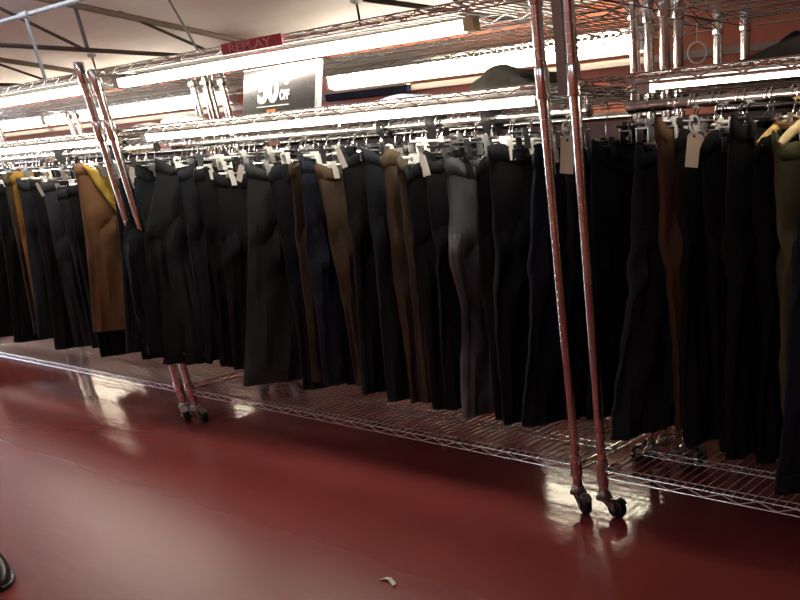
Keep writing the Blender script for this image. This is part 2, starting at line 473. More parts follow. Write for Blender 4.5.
class Trousers:
    """hanging trousers: waist, seat and two legs as closed cloth surfaces, in metres about a hang point"""
    def __init__(s, top, hem, th_w, th_h, legw, rnd, bulge=0., origin=None, sag=0., fwd=0.):
        s.fwd = fwd
        s.top, s.hem = Vector(top), Vector(hem)
        s.o = Vector(origin) if origin else Vector((top[0], .24, 1.225))
        s.tw, s.th = math.radians(th_w), math.radians(th_h)
        s.legw = legw
        s.W = .33 / max(.5, math.cos(s.tw))
        s.H = s.top.z - s.hem.z
        s.tc = .27 / s.H
        s.ph = [rnd.uniform(0, 6.28) for _ in range(10)]
        s.amp = rnd.uniform(1.0, 2.0)
        s.bulge = bulge; s.sag = sag
        s.lean = rnd.uniform(-.01, .015)
        s.far_drop = rnd.uniform(-.015, .05)
    def edge(s, t):
        """the edge that hangs nearest the aisle"""
        p = s.top.lerp(s.hem, t)
        k = math.sin(PI * min(1, t)) * s.lean - s.bulge * math.exp(-((t - .33) / .10) ** 2) + s.bulge * .6 * math.exp(-((t - .62) / .15) ** 2)
        return p + Vector((0, k - s.fwd * sstep(t / .45) * (1 - .8 * t), 0))
    def axes(s, t):
        a = lerp(s.tw, s.th, sstep(t))
        return Vector((math.sin(a), math.cos(a), 0)), Vector((math.cos(a), -math.sin(a), 0))
    def fold(s, t, u):
        p = s.ph
        f = math.sin(5 * u * PI + p[0] + 3.1 * t) * .0035 * min(1, .3 + t)
        f += math.sin(2 * u * PI + p[1] + 9 * t) * .004
        f += math.sin(26 * t + 4 * u + p[2]) * .0026 * math.exp(-((t - .36) / .14) ** 2) * 1.6
        f += math.sin(48 * t + 7 * u + p[3]) * .0012
        f += math.sin(60 * t - 5 * u + p[4]) * .0016 * math.exp(-((t - .95) / .1) ** 2)
        return f * s.amp
    def trunk(s, t, phi):
        d, n = s.axes(t)
        hip = 1 + .06 * sstep(t / s.tc)
        w = s.W * hip
        c = s.edge(t) + d * (w / 2)
        th = lerp(.022, .030, sstep(t / s.tc))
        k = sstep((t / s.tc - .84) / .22)          # the seat narrows into the legs
        th *= 1 - .35 * k; w *= 1 - .10 * k
        u = sgnpow(math.cos(phi), .8); v = sgnpow(math.sin(phi), .7)
        q = c + d * u * w / 2 + n * (v * th + s.fold(t, u))
        if t < .12:
            q.z += (.015 * math.sin(3 * phi + s.ph[5]) + .006 * math.sin(7 * phi + s.ph[6]) - s.sag * max(0, v) * (1 - u * u) ) * (1 - t / .12)
        return q - s.o
    def leg(s, k, t, phi):
        d, n = s.axes(t)
        wt = s.W * 1.06
        lt = (t - s.tc * .78) / (1 - s.tc * .78)
        w = lerp(wt * .53, s.legw, sstep(lt * 1.25)) * lerp(.93, 1, sstep(lt / .11))
        w *= 1 - .07 * math.exp(-((lt - .42) / .15) ** 2)
        if k == 0: c = s.edge(t) + d * (w / 2 + .0 )
        else: c = s.edge(t) + d * (lerp(wt * .98 - w / 2, s.legw * 1.5 + .012, sstep(lt))) + n * (-.012 * lt)
        th = lerp(.0305, .021, sstep(lt * 1.2)) * lerp(.66, 1, sstep(lt / .11))
        u = sgnpow(math.cos(phi), .85); v = sgnpow(math.sin(phi), .75)
        q = c + d * u * w / 2 + n * (v * th + s.fold(t, u + k * 1.7) * 1.5)
        if k == 1: q.z -= s.far_drop * lt
        return q - s.o
    def build(s, R=30, seg=24):
        bm = bmesh.new()
        def skin(f, ts, inner):
            rings = [[bm.verts.new(f(t, 2 * PI * k / R)) for k in range(R)] for t in ts]
            for A, B in zip(rings, rings[1:]):
                for k in range(R): bm.faces.new((A[k], A[(k+1) % R], B[(k+1) % R], B[k]))
            for ring, up in ((rings[0], -.035), (rings[-1], .05)):
                if ring is rings[0] and not inner[0]: bm.faces.new(ring); continue
                if ring is rings[-1] and not inner[1]: bm.faces.new(ring); continue
                c = sum((v.co for v in ring), Vector()) / R
                r1 = [bm.verts.new(c + (v.co - c) * .93) for v in ring]
                r2 = [bm.verts.new(c + (v.co - c) * .80 + Vector((0, 0, up))) for v in ring]
                for A, B in ((ring, r1), (r1, r2)):
                    for k in range(R): bm.faces.new((A[k], A[(k+1) % R], B[(k+1) % R], B[k]))
                bm.faces.new(r2)
        n0 = 9
        skin(s.trunk, [s.tc * 1.06 * i / n0 for i in range(n0 + 1)], (True, False))
        for k in (0, 1):
            skin(lambda t, p, k=k: s.leg(k, t, p), [lerp(s.tc * .78, 1, (i / seg) ** 1.15) for i in range(seg + 1)], (False, True))
        return bm
    def band(s, R=36, tall=.040):
        """waistband: a strip of cloth standing just off the waist"""
        bm = bmesh.new()
        ts = [-.004 / s.H, tall * .5 / s.H, tall / s.H]
        rows = []
        for t in ts:
            row = []
            for k in range(R):
                ph = 2 * PI * k / R
                p = s.trunk(max(0, t), ph); c = s.trunk(max(0, t), 0).lerp(s.trunk(max(0, t), PI), .5)
                o = (p - c); o.z = 0
                o = o.normalized() * .0035 if o.length else o
                row.append(p + o + Vector((0, 0, .004 if t < 0 else 0)))
            rows.append(row)
        V = [[bm.verts.new(p) for p in row] for row in rows]
        for A, B in zip(V, V[1:]):
            for k in range(R): bm.faces.new((A[k], A[(k+1) % R], B[(k+1) % R], B[k]))
        return bm
    def patch(s, t0, t1, p0, p1, off=.003, taper=0.):
        """a pocket sewn on the aisle-facing side"""
        bm = bmesh.new(); n = 5
        g = []
        for i in range(n):
            t = lerp(t0, t1, i / (n - 1)); row = []
            for j in range(n):
                a, b = lerp(p0, p1, taper * (i/(n-1)) ** 3), lerp(p1, p0, taper * (i/(n-1)) ** 3)
                ph = lerp(a, b, j / (n - 1))
                d, nn = s.axes(t)
                row.append(bm.verts.new(s.trunk(t, ph) + nn * (off if 0 < i < n-1 and 0 < j < n-1 else off * .6)))
            g.append(row)
        for i in range(n - 1):
            for j in range(n - 1): bm.faces.new((g[i][j], g[i][j+1], g[i+1][j+1], g[i+1][j]))
        return bm

def place_trousers(colour, top, hem, tw, th, legw, label, idx, group, seg=24, R=30, origin=None, parts=True, bulge=0., sag=0., fwd=0.):
    rnd = random.Random(100 + idx)
    T = Trousers(top, hem, tw, th, legw, rnd, bulge, origin, sag, fwd)
    o = obj('trousers', T.build(R, seg), FAB[colour])
    o.location = T.o
    tag(o, label, 'trousers', group)
    w = obj('waistband', T.band(), FAB[colour], o)
    sol = w.modifiers.new('cloth', 'SOLIDIFY'); sol.thickness = .003
    if parts:
        k = obj('back_pocket', T.patch(.10 / T.H * .9, .235 / T.H, 1.0, 1.45, .003, .25), FAB[colour], o)
        k = obj('back_pocket', T.patch(.10 / T.H * .9, .235 / T.H, 1.75, 2.2, .003, .25), FAB[colour], o)
    return o, T, rnd

def paper_tag(name, parent, p, w, h, yaw, roll, m, tilt=0.):
    bm = bmesh.new()
    M = Matrix.Translation(p) @ Matrix.Rotation(yaw, 4, 'Z') @ Matrix.Rotation(roll, 4, 'Y') @ Matrix.Rotation(tilt, 4, 'X')
    # a card with a punched hole: outer rectangle with clipped corners, ring of faces round the hole
    c = w * .28
    outer = [(-w/2 + c, 0), (w/2 - c, 0), (w/2, -c), (w/2, -h), (0, -h), (-w/2, -h), (-w/2, -c)]
    hole = [(w*.11 * math.sin(a), -c*1.1 + w*.11 * math.cos(a)) for a in [(-.6), .6, 1.4, 2.5, PI, 3.8, 4.9]]
    for y in (-.0006, .0006):
        O = [bm.verts.new(M @ Vector((x, y, z))) for x, z in outer]
        H = [bm.verts.new(M @ Vector((x, y, z))) for x, z in hole]
        for i in range(7):
            j = (i + 1) % 7; bm.faces.new((O[i], O[j], H[j], H[i]))
    return obj(name, bm, m, parent, False)

# ---------------------------------------------------------------- hangers
def clip_hanger(x, zbar, yaw, L, label, rnd, mbar, zr=1.225, yr=.24):
    t = thing('clip_hanger', label, 'hanger', (x, yr, zr), 'clip hangers on the aisle rails', 0)
    R = .0205; a0 = rnd.uniform(-.5, .5)
    # hook over the rail: the hook's plane is the hanger's own plane turned across the rail
    hk = bmesh.new()
    pts = [Vector((0, R * math.cos(a), R * math.sin(a))) for a in [lerp(-.35, PI * 1.08, i / 12) for i in range(13)]][::-1]
    pts = pts[:]
    drop = zr - zbar
    pts = [Vector((0, p.y, p.z)) for p in pts]
    # shank from the end of the hook to the bar
    end = pts[-1]
    pts += [Vector((0, R * .9, -R * .75)), Vector((0, .004, -R * 1.55)), Vector((0, 0, -R * 2.0)), Vector((0, 0, -drop))]
    tube(hk, pts, .0022, 6); obj('hook', hk, chrome, t)
    d = Vector((math.sin(yaw), math.cos(yaw), 0))
    b = bmesh.new()
    p0, p1 = -d * L / 2 + Vector((0, 0, -drop)), d * L / 2 + Vector((0, 0, -drop))
    tube(b, [p0, p1], .0042, 8)
    lathe(b, [(.004, -drop - .008), (.010, -drop - .006), (.010, -drop + .012), (.004, -drop + .016)], 10)
    obj('bar', b, mbar, t)
    for s_ in (-1, 1):
        c = bmesh.new()
        q = d * (L / 2 - .045) * s_
        M = Matrix.Translation(q + Vector((0, 0, -drop))) @ Matrix.Rotation(-yaw, 4, 'Z')
        for sx in (-1, 1):
            box(c, (sx * .0265 - .0025, -.010, -.046), (sx * .0265 + .0025, .010, -.010), M)
            vs = box(c, (sx * .017 - .003, -.010, -.012), (sx * .017 + .003, .010, .012), M)
        box(c, (-.029, -.008, -.013), (.029, .008, -.009), M)
        tube(c, [M @ Vector((-.022, 0, .002)), M @ Vector((.022, 0, .002))], .004, 8)
        obj('clip', c, {'white_plastic': clip_white}.get(mbar.name, steel if mbar is chrome else mbar), t, False)
    return t

def wooden_hanger(x, zw, yaw, label, m, zr=1.225, yr=.24):
    t = thing('wooden_hanger', label, 'hanger', (x, yr, zr), 'wooden hangers at the right end', 0)
    R = .0205; drop = zr - zw - .042
    hk = bmesh.new()
    pts = [Vector((0, R * math.cos(a), R * math.sin(a))) for a in [lerp(PI * 1.08, -.35, i / 12) for i in range(13)]]
    pts += [Vector((0, R * .9, -R * .75)), Vector((0, .004, -R * 1.55)), Vector((0, 0, -R * 2.0)), Vector((0, 0, -drop))]
    tube(hk, pts, .0026, 8); obj('hook', hk, chrome, t)
    b = bmesh.new()
    d = Vector((math.sin(yaw), math.cos(yaw), 0))
    arm = [d * (u * .155) + Vector((0, 0, -drop - .055 * abs(u) ** 1.6)) for u in [i / 8 for i in range(-8, 9)]]
    tube(b, arm, [lerp(.016, .011, abs(i / 8)) for i in range(-8, 9)], 10)
    obj('shoulder_arm', b, m, t)
    b = bmesh.new()
    tube(b, [arm[1], arm[1] + Vector((0, 0, -.02)), arm[-2] + Vector((0, 0, -.02)), arm[-2]], .004, 8)
    obj('trouser_bar', b, m, t)
    return t

JEANS = [
    ('black', (-5.795, 0.08, 1.09), (-5.906, -0.08, 0.279), 14, 24, 0.17, 'black jeans hanging at the very left edge of the photo, mostly out of frame'),
    ('black', (-5.55, 0.08, 1.101), (-5.615, -0.08, 0.272), 14, 24, 0.17, 'black trousers hanging left of the olive-brown pair at the far left'),
    ('olive', (-5.375, 0.08, 1.142), (-5.375, -0.05, 0.341), 14, 24, 0.15, 'olive-brown trousers hanging just left of the mustard pair at the far left'),
    ('mustard', (-5.281, 0.08, 1.139), (-5.281, -0.047, 0.375), 14, 24, 0.15, 'mustard yellow trousers hanging near the left end of the rail'),
    ('charcoal', (-5.225, 0.08, 1.109), (-5.21, -0.1, 0.336), 14, 24, 0.17, 'charcoal blue jeans hanging just right of the mustard pair'),
    ('black', (-5.088, 0.08, 1.107), (-5.106, -0.08, 0.275), 14, 24, 0.17, 'black jeans hanging second to the right of the mustard pair'),
    ('greydenim', (-4.978, 0.08, 1.09), (-4.978, -0.025, 0.29), 16, 30, 0.17, 'dark grey jeans with a pale front edge, third to the right of the mustard pair'),
    ('slate', (-4.836, 0.08, 1.065), (-4.836, -0.007, 0.292), 14, 24, 0.16, 'dark slate jeans hanging second to the left of the tan trousers'),
    ('black', (-4.725, 0.08, 1.072), (-4.725, -0.026, 0.258), 14, 26, 0.17, 'black jeans hanging directly behind the tan trousers, hem showing below them'),
    ('tan', (-4.568, 0.08, 1.157), (-4.587, -0.08, 0.409), 22, 34, 0.2, 'tan brown trousers with a yellow lining hanging by the left post pair'),
    ('slate', (-4.254, 0.08, 1.09), (-4.315, -0.08, 0.326), 16, 28, 0.19, 'dark slate jeans hanging behind the left pair of chrome posts'),
    ('charcoal', (-4.012, 0.08, 1.134), (-4.033, -0.1, 0.359), 16, 72, 0.2, 'charcoal black trousers hanging just right of the left post pair'),
    ('black', (-3.832, 0.08, 1.156), (-3.868, -0.1, 0.327), 18, 66, 0.25, 'wide plain black trousers reaching down over the left caster posts'),
    ('charcoal', (-3.683, 0.08, 1.125), (-3.683, -0.027, 0.332), 14, 24, 0.17, 'charcoal jeans with a thin pale edge, right of the wide plain black trousers'),
    ('black', (-3.574, 0.08, 1.114), (-3.574, -0.014, 0.334), 14, 24, 0.17, 'black jeans hanging third to the left of the broad dark grey trousers'),
    ('black', (-3.432, 0.08, 1.088), (-3.432, -0.058, 0.322), 14, 24, 0.17, 'black jeans hanging just left of the broad dark grey trousers, pale waist label'),
    ('grey', (-3.188, 0.08, 1.119), (-3.305, -0.11, 0.277), 22, 38, 0.27, 'broad plain dark grey trousers with a wide flat leg, under the discount sign'),
    ('charcoal', (-3.058, 0.08, 1.101), (-3.058, 0.011, 0.255), 14, 24, 0.17, 'charcoal jeans with a pale front seam, just right of the broad grey trousers'),
    ('olive', (-2.925, 0.08, 1.121), (-2.925, -0.027, 0.314), 14, 22, 0.16, 'olive brown trousers, thin strip between charcoal and navy jeans under the sign'),
    ('navy', (-2.852, 0.08, 1.136), (-2.852, -0.026, 0.305), 14, 22, 0.17, 'navy blue denim jeans between olive trousers and faded brown trousers'),
    ('brown', (-2.771, 0.08, 1.1), (-2.771, 0.062, 0.291), 16, 22, 0.17, 'faded brown trousers with creased thigh right of the navy jeans, mid-rail'),
    ('black', (-2.606, 0.08, 1.154), (-2.606, -0.041, 0.303), 14, 22, 0.17, 'black jeans hanging just right of the faded brown creased trousers'),
    ('charcoal', (-2.489, 0.08, 1.149), (-2.489, -0.018, 0.279), 14, 22, 0.17, 'blue-black jeans hanging just left of the smooth khaki brown trousers'),
    ('khaki', (-2.401, 0.08, 1.131), (-2.401, 0.019, 0.275), 15, 20, 0.17, 'smooth khaki brown trousers hanging in the middle of the rail'),
    ('khakidark', (-2.322, 0.08, 1.11), (-2.322, 0.009, 0.288), 14, 20, 0.16, 'dull khaki trousers showing a thin pale edge, right of the smooth khaki pair'),
    ('black', (-2.296, 0.08, 1.093), (-2.257, -0.0, 0.271), 13, 20, 0.17, 'black jeans hanging just right of the two khaki pairs'),
    ('black', (-2.188, 0.08, 1.12), (-2.188, 0.001, 0.279), 13, 20, 0.17, 'black jeans hanging just left of the washed grey-blue jeans'),
    ('washed', (-2.092, 0.08, 1.097), (-2.092, -0.022, 0.268), 14, 20, 0.18, 'washed grey-blue jeans with faded creased knee'),
    ('black', (-1.972, 0.08, 1.093), (-1.972, 0.033, 0.26), 12, 18, 0.17, 'black jeans hanging just right of the washed grey-blue jeans'),
    ('black', (-1.896, 0.08, 1.133), (-1.896, -0.019, 0.267), 12, 18, 0.18, 'black trousers hanging just left of the wide dark navy trousers'),
    ('navyblack', (-1.724, 0.08, 1.121), (-1.748, -0.08, 0.295), 14, 22, 0.21, 'wide dark navy trousers hanging behind the left post of the middle pair'),
    ('black', (-1.591, 0.08, 1.121), (-1.683, 0.07, 0.288), 10, 16, 0.18, 'black jeans hanging behind the right post of the middle pair'),
    ('navyblack', (-1.503, 0.08, 1.123), (-1.587, 0.07, 0.3), 10, 16, 0.18, 'dark navy jeans with sagging open waist, just right of the middle posts'),
    ('navygrey', (-1.346, 0.08, 1.112), (-1.385, -0.08, 0.304), 14, 22, 0.25, 'flared dark navy-grey trousers hanging just left of the rust brown trousers'),
    ('rust', (-1.288, 0.08, 1.164), (-1.244, 0.1, 0.304), 10, 12, 0.15, 'rust brown trousers hanging on the right-hand rack'),
    ('black', (-1.219, 0.08, 1.139), (-1.184, 0.032, 0.281), 10, 16, 0.2, 'black trousers hanging just right of the rust brown trousers'),
    ('black', (-1.142, 0.08, 1.128), (-1.094, 0.1, 0.253), 10, 14, 0.17, 'black jeans second to the right of the rust brown trousers, by the hanging white tag'),
    ('black', (-1.057, 0.08, 1.159), (-1.034, 0.024, 0.263), 10, 14, 0.16, 'black jeans with long narrow legs, third to the right of the rust brown trousers'),
    ('black', (-0.983, 0.08, 1.121), (-0.97, 0.1, 0.234), 10, 14, 0.16, 'black trousers on a yellow wooden hanger, left of the olive green pair'),
    ('green', (-0.927, 0.08, 1.119), (-0.868, 0.1, 0.232), 10, 16, 0.17, 'olive green trousers on a pale wooden hanger near the right edge'),
    ('navyblack', (-0.851, 0.08, 1.093), (-0.817, -0.111, 0.241), 12, 36, 0.24, 'dark navy trousers with wide hem at the right edge of the photo'),
    ('black', (-0.7, .08, 1.125), (-0.72, .06, .25), 11, 18, .17, 'black jeans hanging first beyond the right edge of the photo'),
    ('charcoal', (-0.58, .08, 1.125), (-0.6, .06, .25), 11, 18, .17, 'charcoal jeans hanging second beyond the right edge of the photo'),
    ('khaki', (-0.45, .08, 1.125), (-0.47000000000000003, .06, .25), 11, 18, .17, 'khaki trousers hanging beyond the right edge of the photo'),
    ('black', (-0.32, .08, 1.125), (-0.34, .06, .25), 11, 18, .17, 'black jeans hanging just right of the khaki pair beyond the photo'),
    ('navyblack', (-0.19, .08, 1.125), (-0.21, .06, .25), 11, 18, .17, 'dark navy jeans hanging farthest beyond the right edge of the photo'),
]


def short(lab):
    w = lab.replace(' hanging', '').replace(',', '').split()[:8]
    while w[-1] in ('the', 'of', 'a', 'to', 'and', 'just', 'with', 'left', 'right', 'behind', 'between', 'pale', 'by', 'in', 'on', 'at'): w.pop()
    return ' '.join(w)
WOOD = {38: (wood_yellow, 'yellow'), 39: (wood_pale, 'pale')}
for i, (col, top, hem, tw, th, lw, lab) in enumerate(JEANS):
    kw = {}
    if lab.startswith('washed'): kw = dict(bulge=.030)
    if 'sagging' in lab: kw = dict(sag=.05)
    if i in (11, 12): kw = dict(fwd=.13)
    o, T, rnd = place_trousers(col, top, hem, tw, th, lw, lab, i, 'trousers hanging along the aisle', **kw)
    d, n = T.axes(0)
    mid = T.edge(0) + d * T.W / 2
    # shift the hang point to the rail above the middle of the waist
    k = (.24 - mid.y) / d.y
    hx = (mid + d * k).x
    base = lab.split(' hanging')[0].split(',')[0]
    if i in (38, 39):
        m, nm = WOOD[i]
        wooden_hanger(hx, top[2], T.tw, '%s wooden hanger at the right carrying the %s' % (nm, short(lab)), m)
    else:
        mb = [clip_white, chrome, black_plastic, chrome, clip_white][i % 5]
        nm = {clip_white: 'white', chrome: 'chrome', black_plastic: 'black'}[mb]
        clip_hanger(hx, top[2] + .014, T.tw, .29, '%s clip hanger on the rail carrying the %s' % (nm, short(lab)), rnd, mb)
    if 'pale edge' in lab or 'pale front' in lab or lab.startswith('dull khaki'):
        bm = bmesh.new()
        tube(bm, [T.leg(0, lerp(T.tc * .8, .995, q / 24), PI * .965) for q in range(25)], .0045, 6)
        k_ = obj('side_seam', bm, FAB['khakidark' if 'khaki' in lab else 'greydenim'], o); k_['label'] = 'paler side seam'
    # size labels clipped over the waist and paper tags
    if i % 3 == 0 or i % 7 == 1:
        c = rnd.uniform(.15, .45)
        p = T.edge(.0) + d * T.W * c + n * .033 - T.o
        paper_tag('size_tag', o, p + Vector((0, 0, .022)), rnd.uniform(.02, .036), rnd.uniform(.028, .045), -T.tw + PI/2 + rnd.uniform(-.3, .3), rnd.uniform(-.5, .5),
                  tag_white if rnd.random() < .7 else tag_cream)
    if i % 5 == 1:
        p = T.edge(.0) + d * .012 - d * .03 + n * .012 - T.o
        paper_tag('price_tag', o, p + Vector((0, 0, .012)), .022, .065, rnd.uniform(.2, 1.3), rnd.uniform(-.9, .9), tag_white)

# empty hangers pushed between the trousers
rnd = random.Random(55)
xs = []
x = -5.85
while x < -.75:
    xs.append(x); x += .078
for k, x in enumerate(xs):
    if any(abs(x - pp) < .05 for pp in (XA + RL, XB, XB + RL, XC)) : continue
    m = [chrome, clip_white, black_plastic, chrome, black_plastic][k % 5]
    nm = {chrome: 'chrome', clip_white: 'white plastic', black_plastic: 'black plastic'}[m]
    h = clip_hanger(x, rnd.uniform(1.150, 1.178), math.radians(rnd.uniform(5, 25)), rnd.uniform(.22, .30),
                    'empty %s clip hanger squeezed between the trousers along the aisle' % nm, rnd, m)
    h['group'] = 'empty %s hangers on the aisle rails' % nm
# yellow lining turned out over the tan trousers
for o in list(C.objects):
    if o.name.startswith('trousers') and o.get('label', '').startswith('tan brown'):
        i = [k for k, j in enumerate(JEANS) if j[0] == 'tan'][0]
        col, top, hem, tw, th, lw, lab = JEANS[i]
        T = Trousers(top, hem, tw, th, lw, random.Random(100 + i))
        bm = bmesh.new(); n = 12; g_ = []
        for a in range(n + 1):
            t = lerp(0, .33, a / n); row = []
            lo = lerp(2.45, 1.60, (a / n) ** .8)
            for b in range(7):
                ph = lerp(lo, lerp(1.2, 1.50, a / n), b / 6)
                d, nn = T.axes(t)
                row.append(bm.verts.new(T.trunk(t, ph) + nn * (.010 + .005 * math.sin(a * 1.9 + b) + .003 * math.sin(b * 2.2))))
            g_.append(row)
        for a in range(n):
            for b in range(6): bm.faces.new((g_[a][b], g_[a][b+1], g_[a+1][b+1], g_[a+1][b]))
        y_ = obj('lining', bm, FAB['yellow'], o); y_['label'] = 'yellow lining'
        y_.modifiers.new('cloth', 'SOLIDIFY').thickness = .004

# ---------------------------------------------------------------- trousers of the back row
def back_row():
    protos = {}
    xs = []
    for x0, x1, st in ((-8.55, -7.75, .13), (-6.2, -5.35, .13), (-4.87, -4.12, .12), (-3.85, -2.6, .12), (-1.78, -1.66, .1), (-1.42, .55, .12)):
        x = x0
        while x < x1: xs.append(x); x += st
    for k, x in enumerate(xs):
        v = k % 3
        col = ('black', 'navyblack', 'charcoal')[v]
        kw = dict(tw=10 + 3 * v, th=16, legw=.17)
        lab = 'dark trousers hanging on the back row of racks, behind the trousers along the aisle'
        if v not in protos:
            o, T, _ = place_trousers(col, (x, YB + .08, 1.165), (x - .02, YB + .04, .29 + .02 * v), kw['tw'], kw['th'], kw['legw'], lab, 300 + v,
                                     'dark trousers of the back row', seg=8, R=16, origin=(x, YB + .24, 1.225), parts=False)
            h = clip_hanger(x + .02, 1.178, math.radians(kw['tw']), .29, 'chrome clip hanger on the back rail carrying dark trousers', random.Random(v), chrome, yr=YB + .24)
            h['group'] = 'clip hangers on the back rails'
            protos[v] = (o, h, x)
        else:
            o, h, xp = protos[v]
            dup(o, (o.location.x + x - xp, o.location.y, o.location.z))
            dup(h, (h.location.x + x - xp, h.location.y, h.location.z))
back_row()

# ---------------------------------------------------------------- round size dividers on the rails
def divider(x, y, label, r=.056):
    t = thing('size_divider', label, 'size divider', (x, y, 1.225), 'black size dividers on the rails')
    bm = bmesh.new(); n = 28
    rings = []
    for rr, xx in ((.0165, -.0015), (r, -.0015), (r + .001, 0), (r, .0015), (.0165, .0015)):
        # the inner ring is open below, like a clip-on divider
        rings.append([bm.verts.new((xx, rr * math.sin(a), rr * math.cos(a))) for a in [lerp(-2.75, 2.75, k / n) for k in range(n + 1)]])
    for A, B in zip(rings, rings[1:] + rings[:1]):
        for k in range(n): bm.faces.new((A[k], A[k+1], B[k+1], B[k]))
    for e in (0, n): bm.faces.new([R_[e] for R_ in rings])
    obj('ring', bm, black_plastic, t, False)
    return t
divider(-4.966, .24, 'black round size divider on the rail left of the tan trousers')
divider(-4.43, .24, 'black round size divider on the rail by the left post pair')
divider(-2.54, .24, 'black round size divider on the rail above the smooth khaki trousers', .04)
divider(-2.274, .24, 'black round size divider on the rail left of the washed grey-blue jeans')
divider(-2.018, .24, 'black round size divider on the rail right of the washed grey-blue jeans')

# ---------------------------------------------------------------- things lying on the middle shelves
def heap(name, lo, hi, m, label, cat, group=None, seed=0, amp=.10, pw=.5, yaw=0.):
    """crumpled cloth lying on a shelf: flat below, lumpy above"""
    rnd = random.Random(seed); ph = [rnd.uniform(0, 6.28) for _ in range(8)]
    c = Vector(((lo[0]+hi[0])/2, (lo[1]+hi[1])/2, lo[2])); s = Vector(((hi[0]-lo[0])/2, (hi[1]-lo[1])/2, hi[2]-lo[2]))
    bm = bmesh.new(); U, V = 40, 14
    rings = []
    for i in range(V + 1):
        e = PI / 2 * i / V
        ring = []
        for k in range(U):
            a = 2 * PI * k / U
            r = sgnpow(math.cos(e), pw); z = math.sin(e) ** .8
            x, y_ = sgnpow(math.cos(a), .6) * r, sgnpow(math.sin(a), .6) * r
            f = 1 + amp * (math.sin(3 * a + ph[0] + 4 * e) + .7 * math.sin(5 * a + ph[1] - 3 * e) + .5 * math.sin(9 * a + ph[2] + 6 * e))
            zz = z * (1 + amp * 1.6 * (math.sin(4 * x + ph[3]) + .6 * math.sin(5 * y_ + ph[4] + 3 * x)) ) * (.75 + .25 * math.cos(2.2 * x + ph[5]))
            ring.append(bm.verts.new((x * s.x * min(1.1, f), y_ * s.y * min(1.08, f), max(0, zz) * s.z)))
        rings.append(ring)
    for A, B in zip(rings, rings[1:]):
        for k in range(U): bm.faces.new((A[k], A[(k+1) % U], B[(k+1) % U], B[k]))
    bm.faces.new(rings[0]); bm.faces.new(rings[-1])
    bmesh.ops.remove_doubles(bm, verts=bm.verts, dist=1e-5)
    o = obj(name, bm, m); o.location = c; o.rotation_euler = (0, 0, yaw)
    return tag(o, label, cat, group)
ZS = Z_MID + .0035
heap('crumpled_jacket', (-2.06, .16, ZS), (-1.76, .42, ZS + .075), FAB['bag'], 'dark brown crumpled jacket lying on the middle shelf left of the tall posts', 'jacket', seed=3, amp=.07)
heap('folded_shirt', (-2.52, .16, ZS), (-2.32, .40, ZS + .028), FAB['bluewhite'], 'pale blue folded shirt lying flat on the shelf left of the brown jacket', 'shirt', seed=5, amp=.04, pw=.35)
heap('white_cloth', (-3.97, .08, ZS), (-3.84, .24, ZS + .030), FAB['white'], 'white crumpled cloth on the shelf just right of the left post pair', 'cloth', 'white cloths on the middle shelf', 7, .08)
heap('white_cloth', (-3.78, .10, ZS), (-3.60, .30, ZS + .042), FAB['white'], 'larger white crumpled cloth on the shelf, between the left posts and the sign', 'cloth', 'white cloths on the middle shelf', 8, .08)
heap('cloth_bag', (-1.27, YB + .14, ZS), (-.80, YB + .44, ZS + .19), FAB['bluebag'], 'dark blue cloth bag on the back rack shelf at the right edge', 'bag', seed=9, amp=.06)
heap('folded_cloth', (-1.40, YB + .02, ZS), (-.85, YB + .135, ZS + .105), FAB['greybag'], 'grey folded cloth in front of the dark blue bag at the right edge', 'cloth', seed=10, amp=.05, pw=.4)
for k, (x0, x1, h, c_) in enumerate(((-3.5, -3.05, .035, 'navyblack'), (-2.95, -2.45, .04, 'black'), (-1.0, -.5, .03, 'navyblack'))):
    heap('folded_trousers', (x0, YB + .1, ZS), (x1, YB + .4, ZS + h), FAB[c_],
         ['dark navy folded trousers on the back shelf behind the discount sign', 'black folded trousers on the back shelf right of the discount sign',
          'dark navy folded trousers on the back shelf at the right'][k], 'trousers', 'folded trousers on the back shelf', 20 + k, .04, .35)

t = thing('wall_box', 'long dark blue box on the red wall below the strip light, right of the sign', 'box', (-6.72, YW - .05, 1.61))
b = bmesh.new(); box(b, (0, -.05, 0), (1.05, 0, .062)); bmesh.ops.bevel(b, geom=b.edges[:], offset=.008, segments=2, affect='EDGES'); obj('box_body', b, FAB['bluebag'], t, False)
b = bmesh.new(); box(b, (-.01, -.055, .056), (1.06, 0, .068)); obj('box_lid', b, trunking_grey, t, False)

t = thing('hanging_ring', 'thin pinkish translucent ring hanging under the back rack top shelf', 'ring', (-1.556, YB + .24, 1.482))
b = bmesh.new(); tube(b, [(.030 * math.cos(a), .012 * math.cos(a), -.082 + .031 * math.sin(a)) for a in [2 * PI * k / 32 for k in range(33)]], .0028, 8, False); obj('loop', b, clear_plastic, t)
b = bmesh.new(); tube(b, [(0, 0, .004), (0, 0, -.051)], .0012, 5); obj('string', b, clear_plastic, t)

# ---------------------------------------------------------------- signs
def text_mesh(body, w, h, m, name, parent, loc, bold=0., depth=.0008):
    cu = bpy.data.curves.new(name, 'FONT'); cu.body = body; cu.size = 1; cu.offset = bold; cu.extrude = .01
    cu.space_character = .95
    tmp = bpy.data.objects.new('tmp', cu); C.objects.link(tmp)
    dg = bpy.context.evaluated_depsgraph_get()
    me = bpy.data.meshes.new_from_object(tmp.evaluated_get(dg))
    bpy.data.objects.remove(tmp)
    xs = [v.co.x for v in me.vertices]; ys = [v.co.y for v in me.vertices]
    sx, sy = w / (max(xs) - min(xs)), h / (max(ys) - min(ys))
    for v in me.vertices:
        v.co = Vector(((v.co.x - min(xs)) * sx, -(v.co.z / .01) * depth, (v.co.y - min(ys)) * sy))
    me.materials.clear(); me.materials.append(m)
    o = link(name, me, None, parent); o.location = loc
    return o
